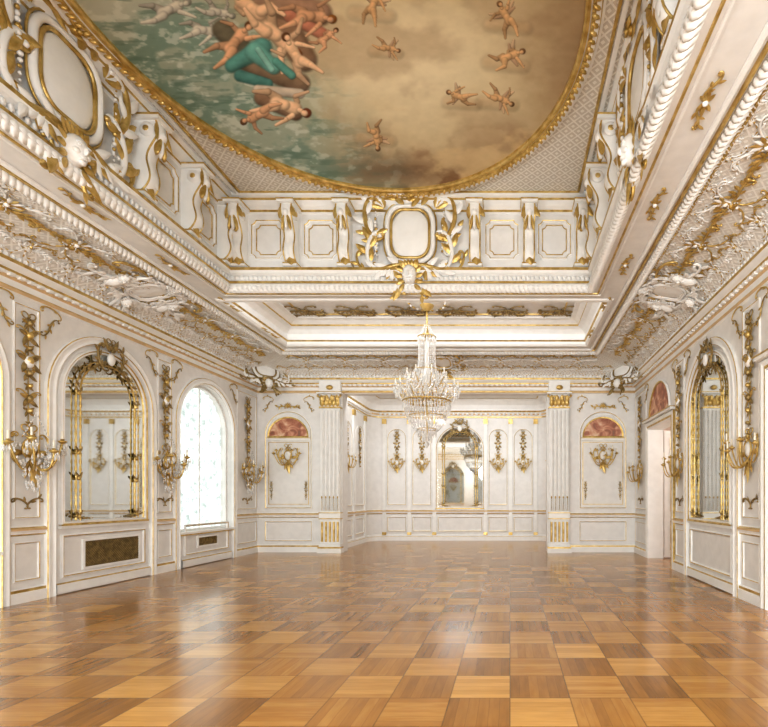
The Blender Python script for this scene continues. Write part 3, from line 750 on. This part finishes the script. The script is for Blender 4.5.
for (x, y, w_, an, p_) in ((372, 8, 44, .4, 0), (386, 48, 32, 1.8, 1), (508, 20, 44, -.5, 1), (506, 58, 44, 1.2, 2), (462, 98, 36, -1.2, 0), (498, 98, 38, 2.0, 1), (376, 134, 38, 3.0, 2)):
    cap(x-w_*.4, y+w_*.12, w_*.16, x+w_*.4, y+w_*.2, w_*.14, (176, 148, 114), .7, .4)
    person(x, y, w_, an, (208, 170, 126), p_, (122, 90, 62), True)
col += (n3[..., None]-.5)*14
col = lin(np.clip(col*1.02, 0, 255))
V = np.stack([Xg, Yg, np.full(Xg.shape, ZC+.005)], -1).reshape(-1, 3); Fq = gridF(len(rows), ncol, False)
acc = Acc(); acc.add(V, Fq, 'mural', True); o = acc.obj('ceiling_mural'); me = o.data
ca_ = me.color_attributes.new('paint', 'FLOAT_COLOR', 'POINT')
ca_.data.foreach_set('color', np.concatenate([col.reshape(-1, 3), np.ones((V.shape[0], 1))], 1).astype(np.float32).ravel())

# ------------------------------------------------------------------ wall-level trims
OH = 1.12
def spans(centers, halves, lo, hi):
    ev = sorted((c-h, c+h) for c, h in zip(centers, halves)); out = []; cur = lo
    for s0, s1 in ev:
        if s0-cur > .05: out.append((cur, s0))
        cur = s1
    if hi-cur > .05: out.append((cur, hi))
    return out
CS = np.array([[1, 0, 0, 0], [0, 0, 1, 0], [0, -1, 0, 0], [0, 0, 0, 1.]])
def trims(name, M, sp_):
    a = Acc()
    for (u0, u1) in sp_:
        Mx = M @ CS
        sweep(a, [(u0, 0), (u1, 0)], [(0, 0), (-.05, 0), (-.05, .14), (-.035, .15), (-.035, .19), (-.005, .21)], ['white', 'white', 'white', 'gold', 'white'], False, Mx)
        sweep(a, [(u0, 0), (u1, 0)], [(0, .95), (-.02, .96), (-.035, .98), (-.035, 1.0), (-.055, 1.03), (-.055, 1.06), (-.02, 1.08), (0, 1.1)], ['white', 'gold', 'white', 'white', 'tan', 'gold', 'white'], False, Mx)
    a.obj(name)
spL = spans(CT, [OH]*5, YF, YB); spR = spans([-y for y in CT], [OH if i % 2 else DH+.16 for i in range(5)], -YB, -YF)
trims('baseboard_left', LW(0), spL); trims('baseboard_right', RW(0), spR)
trims('baseboard_back', BW(0), [(XL, PXL-.6), (PXR+.62, XR)])
a = Acc()
for M, sp_, in ((LW(0), spL), (RW(0), spR)):
    for (u0, u1) in sp_:
        c_, h = (u0+u1)/2, (u1-u0)/2
        if h < .12: continue
        h -= .07
        mould(a, rect(c_-h, c_+h, .3, .87), .04, .025, M)
        mould(a, rect(c_-h, c_+h, 1.2, 4.28), .04, .025, M)
        a.merge(DROP, M @ tr(c_, 4.12, .01, .95))
        leaf_ = Acc()
        for d in (-1, 1): scr(leaf_, (d*.03, 0), (d*.2, .1), 'C', d > 0, .012, 'bronze', .02, 2)
        a.merge(leaf_, M @ tr(c_, 1.35, .0, 1))
spray = Acc()
scr(spray, (0, 0), (.3, -.25), 'S', False, .013, 'bronze', .02, 5, 'gold'); scr(spray, (0, .05), (.28, .12), 'C', True, .011, 'gold', .02, 3)
for M, sg in ((LW(0), 1), (RW(0), -1)):
    for i, y in enumerate(CT):
        for d in (-1, 1):
            a.merge(spray, M @ tr(sg*y+d*.9, 4.2, 0, .9, 0, d < 0))
a.obj('trim_wall_panels')
def surround(a, M, c, v0=.0, h=1.12, spr=3.12):
    sweep(a, arch(c, h, v0, spr, n=30), [(0, -.005), (0, .05), (.012, .06), (.03, .065), (.06, .05), (.09, .05), (.12, .07), (.13, .06), (.15, .04), (.15, -.005)],
          ['white', 'gold', 'white', 'white', 'white', 'white', 'gold', 'white', 'white'], False, M, False)
def mirror_obj(h=.83, v0=1.12, spr=3.14):
    a = Acc()
    pts = arch(0, h, v0, spr, n=30); n = len(pts)
    L_ = [(x, y, .012) for x, y in pts]; m_ = n//2
    Vq = []; Fq = []
    for i in range(m_): Vq += [L_[i], L_[n-1-i]]
    for i in range(m_-1): Fq.append([2*i, 2*i+2, 2*i+3, 2*i+1])
    a.add(Vq, Fq, 'mirror', False)
    sweep(a, pts, [(-.06, 0), (-.06, .05), (-.04, .06), (-.02, .045), (0, .05), (.012, .03), (.012, .01)], ['white', 'white', 'gold', 'white', 'white', 'gold'], True, None, False)
    hx = h*.68
    for d in (-1, 1):
        for (r_, dx) in ((.016, 0), (.011, .075)):
            x = d*(hx+dx); vv = np.linspace(v0+.02, spr+.1, 60)
            tube(a, np.stack([x+0*vv, vv, .05+0*vv], 1), r_*(1+.3*np.sin(vv*55)), 'gold', 6)
        for vv_ in (v0+.08, v0+.7, (v0+spr)/2+.1, spr+.05):
            lathe(a, [(.012, -.03), (.03, -.015), (.03, .015), (.012, .03)], 'gold', 8, (d*(hx+.03), vv_, .05), axis='y')
            leaf(a, (d*(hx+.03), vv_), pi/2-d*.5, .13, .05, 'bronze', w=.05)
            leaf(a, (d*(hx+.03), vv_), pi/2+d*.6, .12, .05, 'bronze', w=.05)
    th = np.linspace(0, pi, 26)
    tube(a, np.stack([hx*np.cos(th), spr+.1+hx*.95*np.sin(th), .05+0*th], 1), .014, 'gold', 6)
    tube(a, np.stack([(hx+.075)*np.cos(th), spr+.1+(hx+.06)*.95*np.sin(th), .05+0*th], 1), .010, 'gold', 5)
    for k in range(13):
        t_ = pi*(k+.5)/13; leaf(a, ((hx+.03)*math.cos(t_), spr+.1+hx*.95*math.sin(t_)), t_-.9, .12, .05, 'bronze', w=.05)
    top = spr+.1+hx*.95
    sph(a, (0, top+.12, .08), (.08, .11, .04), 'white', 0, 12, 6)
    for d in (-1, 1):
        scr(a, (d*.06, top-.05), (d*.16, top+.3), 'C', d < 0, .018, 'bronze', .08, 5); scr(a, (d*.12, top), (d*.42, top-.12), 'S', d < 0, .014, 'bronze', .07, 5)
        leaf(a, (d*.04, top+.25), pi/2-d*.5, .25, .08, 'bronze', w=.08)
    shell(a, (0, top+.26), .12, 'bronze', n=7, w=.07); bow(a, (0, top+.42), .1, 'bronze', .08)
    for d in (-1, 1): garland(a, (d*h*.95, v0+.12), (d*hx*.6, v0+.05), .02, .025, 'bronze', None, 8, .05)
    box(a, -h-.06, h+.06, v0-.055, v0-.03, 0, .07, 'gold'); box(a, -h-.06, h+.06, v0-.1, v0-.055, 0, .05, 'white')
    return a
def dado_panel(a, M, c, h):
    mould(a, rect(c-h, c+h, .25, .93), .06, .035, M)
    sweep(a, [(c-h-.1, .1), (c+h+.1, .1)], [(-.08, 0), (-.08, .05), (.06, .05), (.08, .03), (.08, 0)], ['white', 'white', 'gold', 'white'], False, M)
MIR = mirror_obj().mesh('gilt_mirror_mesh')
sur = Acc()
for i, y in enumerate(CT):
    surround(sur, LW(0), y); dado_panel(sur, LW(0), y, .86 if i % 2 else .8)
    if i % 2:
        surround(sur, RW(0), -y); dado_panel(sur, RW(0), -y, .86)
        inst('gilt_mirror', MIR, LW(y)); inst('gilt_mirror', MIR, RW(y))
sur.obj('trim_arches')
inst('gilt_mirror', MIR, FW(-1.9)); inst('gilt_mirror', MIR, FW(-4.3))
mirror_obj(h=.8, v0=1.17, spr=3.2).obj('gilt_mirror').matrix_world = Matrix([list(map(float, r)) for r in BW(MXA, Y=AYB)])
def vent(M, c, v0, v1, h):
    a = Acc(); box(a, c-h, c+h, v0, v1, .002, .012, 'dark', M)
    line(a, rect(c-h-.03, c+h+.03, v0-.03, v1+.03), .04, .03, 'white', M)
    n = int((2*h)/.045)
    for k in range(-12, n):
        for d in (0, 1):
            x0 = c-h+k*.045; x1 = x0+(v1-v0)
            lo, hi = max(x0, c-h), min(x1, c+h)
            if hi-lo < .01: continue
            va, vb = v0+(lo-x0), v0+(hi-x0)
            if d: va, vb = v1-(lo-x0), v1-(hi-x0)
            tube(a, [(lo, va, .016), (hi, vb, .016)], .007, 'bronze', 4, M=M)
    return a.obj('vent_grille')
vent(LW(0), 8.45, .36, .8, .58); vent(LW(0), 11.1, .42, .62, .35)
for k, y in enumerate(CT[::2]):
    a = Acc(); M = LW(y)
    fr_path = arch(0, HW, SILL, SPR)
    sweep(a, fr_path, [(.003, -.12), (.05, -.12), (.05, -.2), (.003, -.2)], 'white', True, M)
    box(a, -.012, .012, SILL, SPR+HW-.02, -.2, -.18, 'white', M)
    box(a, -HW-.05, HW+.05, SILL-.05, SILL-.003, -.2, .07, 'white', M); box(a, -HW-.05, HW+.05, SILL-.08, SILL-.05, 0.002, .05, 'gold', M)
    nx = 80; us = np.linspace(-HW-.02, HW+.02, nx); zz = np.array([SILL-.02, SPR+HW+.05])
    V = [(x, z, -.27+.02*math.sin(x*45)) for z in zz for x in us]
    a.add(V, gridF(2, nx, False), 'sheer', True, M)
    a.obj('window_%d' % (k+1))
for k, (x, hh) in enumerate(FILLWIN):  # windows added on the unseen rear wall to carry the fill light
    a = Acc(); M = FW(x); quad(a, [(-hh, .3, -.3), (hh, .3, -.3), (hh, 4.05, -.3), (-hh, 4.05, -.3)], 'sheer', M)
    for u_ in (-hh+.04, 0, hh-.04): box(a, u_-.03, u_+.03, .3, 3.1, -.25, -.18, 'white', M)
    for v_ in (1.6, 3.0): box(a, -hh+.01, hh-.01, v_-.02, v_+.02, -.24, -.19, 'white', M)
    mould(a, arch(0, hh+.12, .1, 3.1), .1, .06, M, False); a.obj('window_%d' % (k+4))
def lunette_mesh(h):
    a = Acc(); n = 20; th = np.linspace(0, pi, n)
    V = []
    for t_ in th: V += [(h*math.cos(t_), h*.95*math.sin(t_), .02), (h*math.cos(t_), 0, .02)]
    a.add(V, [[2*i, 2*i+2, 2*i+3, 2*i+1] for i in range(n-1)], 'lunette', False)
    pth = [(h*math.cos(t_), h*.95*math.sin(t_)) for t_ in th]
    sweep(a, pth, [(.01, 0.004), (.01, .04), (-.03, .05), (-.05, .03), (-.05, 0.004)], ['gold', 'gold', 'white', 'white'], True, None, False)
    return a
for k, y in enumerate(CT[::2]):
    M = RW(y); a = Acc()
    path = [(DH, 0), (DH, DT), (-DH, DT), (-DH, 0)]
    sweep(a, path, [(.0, -.35), (.0, .03), (-.03, .05), (-.08, .04), (-.12, .06), (-.16, .05), (-.16, 0.003)], ['white', 'white', 'gold', 'white', 'white', 'gold'], False, M)
    for d in (-1, 1):
        Md = M @ fr((d*(DH+.04), 0, -.38), (0, 0, -1), (0, 1, 0), (-d*1., 0, 0))
        box(a, 0, .8, .02, DT-.02, -.03, .02, 'white', Md)
        for (v0, v1) in ((.2, .95), (1.15, 3.0)): mould(a, rect(.12, .68, v0, v1), .04, .02, Md, w0=.02)
        sph(a, (.72, 1.05, .05), (.03, .03, .03), 'gold', M=Md)
    a.obj('door_%d' % (k+1))
    cp = Acc(); box(cp, -DH-.2, DH+.2, DT+.17, DT+.22, 0.003, .12, 'white', M); box(cp, -DH-.22, DH+.22, DT+.222, DT+.235, 0.003, .14, 'gold', M); cp.obj('trim_%d' % (k+1))
    lu = lunette_mesh(.72); o = lu.obj('lunette_painting'); o.matrix_world = Matrix([list(map(float, r)) for r in RW(y, DT+.28, .003)])
a = Acc()
quad(a, [(6.5, YF, 0), (6.5, 14, 0), (6.5, 14, 3.9), (6.5, YF, 3.9)], 'pink'); quad(a, [(XR+.36, 14, 0), (6.5, 14, 0), (6.5, 14, 3.9), (XR+.36, 14, 3.9)], 'pink')
quad(a, [(XR+.36, YF, 0), (6.5, YF, 0), (6.5, YF, 3.9), (XR+.36, YF, 3.9)], 'pink'); quad(a, [(XR+.36, YF, 3.9), (6.5, YF, 3.9), (6.5, 14, 3.9), (XR+.36, 14, 3.9)], 'pink')
wall_holes(a, RW(0, 0, -.355), -14, -YF, [(-y, DH, 0, DT, 0) for y in CT[::2]], 'pink', False)
a.obj('wall_side_room')

# ------------------------------------------------------------------ back wall dressing
a = Acc(); M = BW(0)
for c_ in (-6.13, 2.57):
    mould(a, arch(c_, .66, 1.2, 3.25), .06, .035, M)
    line(a, rect(c_-.56, c_+.56, 1.32, 3.05), .015, .012, 'gold', M)
    mould(a, rect(c_-.66, c_+.66, .3, .87), .05, .03, M)
    for d in (-1, 1):
        garland(a, (c_+d*.55, 1.55), (c_+d*.15, 1.42), .05, .035, 'bronze', None, 8)
        a.merge(DROP, M @ tr(c_+d*.48, 1.95, .0, .3)); a.merge(spray, M @ tr(c_+d*.45, 4.15, 0, .8, 0, d < 0))
    box(a, c_-.6, c_+.6, 3.1, 3.15, 0, .04, 'white', M); box(a, c_-.6, c_+.6, 3.152, 3.17, 0, .05, 'gold', M)
    shell_ = Acc(); shell(shell_, (0, 0), .14, 'gold', n=7)
    for d in (-1, 1): scr(shell_, (d*.08, -.02), (d*.3, .05), 'S', d < 0, .014, 'gold', .03, 3)
    a.merge(shell_, M @ tr(c_, 4.0, .03, 1))
    lu = lunette_mesh(.54); o = lu.obj('lunette_painting'); o.matrix_world = Matrix([list(map(float, r)) for r in BW(c_, 3.2, 0.003)])
for z, m_ in ((4.44, 'gold'), (4.5, 'white')): box(a, PXL+.002, PXR-.002, YB-.05, YB-.002, z-.012, z+.012, m_)
a.obj('trim_back_panels')
def pilaster():
    a = Acc(); h = .27
    box(a, -h-.06, h+.06, 0, .12, 0, .24, 'white'); box(a, -h-.05, h+.05, .125, .16, 0, .23, 'gold'); box(a, -h-.02, h+.02, .165, .24, 0, .2, 'white')
    box(a, -h, h, .245, 3.98, 0, .15, 'white')
    for k in range(5):
        x = -h+.055+k*.1075
        tube(a, [(x, 1.15, .155), (x, 3.9, .155)], .032, 'white', 8); tube(a, [(x+.053, 1.15, .152), (x+.053, 3.9, .152)], .01, 'grey', 4)
        tube(a, [(x, .3, .158), (x, .85, .158)], .030, 'gold', 8)
        tube(a, [(x, 1.15, .165), (x, 1.5, .165)], .022, 'gold', 8)
        sph(a, (x, 1.52, .165), (.025, .05, .03), 'gold')
    box(a, -h-.02, h+.02, .95, 1.08, 0, .19, 'white'); box(a, -h-.03, h+.03, 1.085, 1.105, 0, .2, 'gold'); box(a, -h-.03, h+.03, .925, .945, 0, .19, 'gold')
    box(a, -h-.02, h+.02, 3.96, 4.0, 0, .19, 'gold')
    for row, (z, n_, L) in enumerate(((4.0, 5, .2), (4.1, 4, .22))):
        for k in range(n_): leaf(a, (-h+.06+k*(2*h-.12)/(n_-1), z), pi/2, L, .13, 'gold', H=.06, w=.16+.02*row, curl=0)
    box(a, -h+.02, h-.02, 4.005, 4.34, 0, .17, 'white')
    for d in (-1, 1): scr(a, (d*.05, 4.22), (d*(h+.03), 4.3), 'S', d < 0, .022, 'gold', .22, 0)
    box(a, -h-.07, h+.07, 4.345, 4.38, 0, .25, 'white'); box(a, -h-.08, h+.08, 4.385, 4.4, 0, .26, 'gold')
    box(a, -h-.02, h+.02, 4.405, 4.7, 0, .17, 'white'); sph(a, (0, 4.52, .2), (.1, .07, .05), 'gold')
    return a.mesh('pilaster_mesh')
pm = pilaster()
inst('fluted_pilaster', pm, BW(PXL-.29, 0, .003)); inst('fluted_pilaster', pm, BW(PXR+.32, 0, .003))

# ------------------------------------------------------------------ sconces
for c_ in (-6.13, 2.57): inst('wall_sconce', SC2, BW(c_, 2.62, .01, 1.05))
for (u0, u1) in spL: inst('crystal_wall_sconce', SC1, LW((u0+u1)/2, 2.15, .01, 1.15))
for (u0, u1) in spR:
    if -(u0+u1)/2 > -2: inst('wall_sconce', SC2, RW(-(u0+u1)/2, 2.15, .01, 1.0))
for x in (-3.1, -.42, -3.98, .46): inst('wall_sconce', SC2, BW(x, 2.7, .01, .8, AYB))
for side in (1, -1):
    inst('wall_sconce', SC2, fr(((AX1 if side > 0 else AX0)-side*.01, 14.45, 2.6), (0, -side, 0), Zv, (-side, 0, 0), .85))

# ------------------------------------------------------------------ chandelier
def chandelier():
    a = Acc()
    lathe(a, [(.001, -.14), (.06, -.14), (.16, -.1), (.34, -.07), (.42, -.04), (.48, 0)], 'white', 24)
    lathe(a, [(.05, -.24), (.09, -.19), (.13, -.15), (.15, -.11)], 'gold', 16)
    for k in range(22):
        an = 2*pi*k/22; sph(a, (.38*math.cos(an), .38*math.sin(an), -.065), (.03, .03, .03), 'gold' if k % 2 else 'white')
    tube(a, [(0, 0, -.1), (0, 0, -3.0)], .014, 'gold', 6)
    for k in range(8): lathe(a, [(.012, -.03), (.028, 0), (.012, .03)], 'gold', 6, (0, 0, -.28-k*.06))
    lathe(a, [(.01, -.8), (.1, -.78), (.14, -.74), (.05, -.7), (.03, -.62), (.01, -.6)], 'gold', 12)
    lathe(a, [(.02, -.8), (.05, -.95), (.03, -1.1), (.06, -1.2), (.035, -1.4), (.09, -1.55), (.12, -1.7), (.06, -1.85), (.04, -2.0)], 'crystal', 12)
    ph_ = np.linspace(0, 2*pi, 32, endpoint=False)
    ringm = lambda r, z, m_, t_=.012: tube(a, np.stack([r*np.cos(ph_), r*np.sin(ph_), np.full(32, z)], 1), t_, m_, 5, True)
    ringm(.19, -.78, 'gold'); ringm(.3, -1.5, 'gold', .009); ringm(.5, -2.15, 'gold', .02); ringm(.38, -2.46, 'gold'); ringm(.2, -2.74, 'gold')
    def drops(r, z, n_, h, rr=.015):
        for k in range(n_):
            an = 2*pi*k/n_; octa(a, (r*math.cos(an), r*math.sin(an), z-h), rr, h)
    drops(.19, -.8, 18, .07); drops(.3, -1.52, 26, .08); drops(.5, -2.16, 46, .1); drops(.38, -2.48, 36, .09); drops(.2, -2.76, 20, .08); drops(.1, -2.86, 10, .09); drops(.25, -2.16, 20, .1); drops(.62, -1.98, 42, .06)
    octa(a, (0, 0, -3.06), .055, .09); sph(a, (0, 0, -2.96), (.05,)*3, 'crystal')
    def strands(r0, z0, r1, z1, n_, sag, m_=18, bulge=0):
        for k in range(n_):
            an = 2*pi*k/n_
            for i in range(m_):
                t_ = i/(m_-1); r_ = r0+(r1-r0)*t_+bulge*math.sin(pi*t_); z_ = z0+(z1-z0)*t_-sag*math.sin(pi*t_)
                octa(a, (r_*math.cos(an), r_*math.sin(an), z_), .013, .021)
    strands(.18, -.8, .5, -2.14, 26, .1, 38, -.12); strands(.06, -.55, .19, -.78, 12, .03, 7)
    strands(.5, -2.14, .62, -1.95, 28, .05, 7); strands(.5, -2.16, .08, -2.9, 30, .06, 22, .08)
    for tier, (n_, R, z0, zc) in enumerate(((16, .66, -2.05, -1.86), (8, .42, -1.75, -1.6))):
        for k in range(n_):
            an = 2*pi*(k+.5*tier)/n_; s_ = np.linspace(0, 1, 14)
            r_ = .06+(R-.06)*s_; z_ = z0-.16*np.sin(s_*pi*.95)+(zc-z0)*s_**2
            tube(a, np.stack([r_*math.cos(an), r_*math.sin(an), z_], 1), .012, 'gold', 5)
            x, y = R*math.cos(an), R*math.sin(an)
            lathe(a, [(.001, -.03), (.03, -.01), (.055, .01), (.05, .015), (.02, .02), (.02, .05), (.001, .05)], 'crystal', 8, (x, y, zc))
            lathe(a, [(.012, .03), (.012, .13), (.001, .14)], 'candle', 6, (x, y, zc))
            for q in range(6): octa(a, (x+.052*math.cos(q*1.05), y+.052*math.sin(q*1.05), zc-.07), .014, .05)
            octa(a, (x, y, zc-.16), .022, .07)
            an2 = an+2*pi/n_
            for i in range(9):
                t_ = (i+.5)/9; octa(a, (x*(1-t_)+R*math.cos(an2)*t_, y*(1-t_)+R*math.sin(an2)*t_, zc-.02-.14*math.sin(pi*t_)), .013, .022)
    return a
ch = chandelier().obj('crystal_chandelier'); ch.location = (MX, 10.2, 5.70)

# ------------------------------------------------------------------ LIGHTS
def area(name, loc, rot, sx, sy, P, c=(1, 1, 1)):
    l = bpy.data.lights.new(name, 'AREA'); l.shape = 'RECTANGLE'; l.size = sx; l.size_y = sy; l.energy = P; l.color = c
    o = bpy.data.objects.new(name, l); scene.collection.objects.link(o); o.location = loc; o.rotation_euler = rot; return o
def point(name, loc, P, r, c=(1, .95, .88)):
    l = bpy.data.lights.new(name, 'POINT'); l.energy = P; l.shadow_soft_size = r; l.color = c
    o = bpy.data.objects.new(name, l); scene.collection.objects.link(o); o.location = loc; return o
for (x, hh), P_ in zip(FILLWIN, (260, 215, 215)): area('rear_fill', (x, YF+.05, 2.0), (pi/2, 0, 0), 2*hh-.1, 3.2, P_, (.92, .97, 1))  # added area fills at the rear wall, lighting the whole room
point('room_fill', (-1.76, -.8, 3.3), 240, .45, (.93, .97, 1))  # added soft fill behind the camera, no fitting modelled
area('bay_strip_fill', (MX, 9.12, 5.5), (math.radians(55), 0, 0), 6.2, .2, 72, (.96, .98, 1))  # added strip hidden by the coffer lip, brightens the back bay
area('alcove_strip_fill', (MX, 13.88, 4.72), (math.radians(40), 0, 0), 5.6, .22, 66, (.96, .98, 1))  # added strip hidden behind the header, brightens the alcove
point('side_room_lamp', (5.2, 5.5, 3.0), 75, .3, (1, .93, .87)); point('side_room_lamp', (5.2, 11.0, 3.0), 50, .3, (1, .93, .87))
w = bpy.data.worlds.new('world'); scene.world = w; w.use_nodes = True
w.node_tree.nodes['Background'].inputs[0].default_value = (.9, .95, 1, 1); w.node_tree.nodes['Background'].inputs[1].default_value = .4
scene.view_settings.view_transform = 'Standard'
try: scene.view_settings.look = 'Medium High Contrast'
except Exception: pass
scene.view_settings.exposure = 0.12

# ------------------------------------------------------------------ CAMERA
cd = bpy.data.cameras.new('camera'); cam = bpy.data.objects.new('camera', cd); scene.collection.objects.link(cam)
cam.location = (0, 0, EYE); cam.rotation_euler = (pi/2, 0, 0)
cd.sensor_fit = 'HORIZONTAL'; cd.sensor_width = 36; cd.lens = 36*F/768
cd.shift_x = -(CX-384)/768; cd.shift_y = (CY-363.5)/768; cd.clip_start = .05
scene.camera = cam
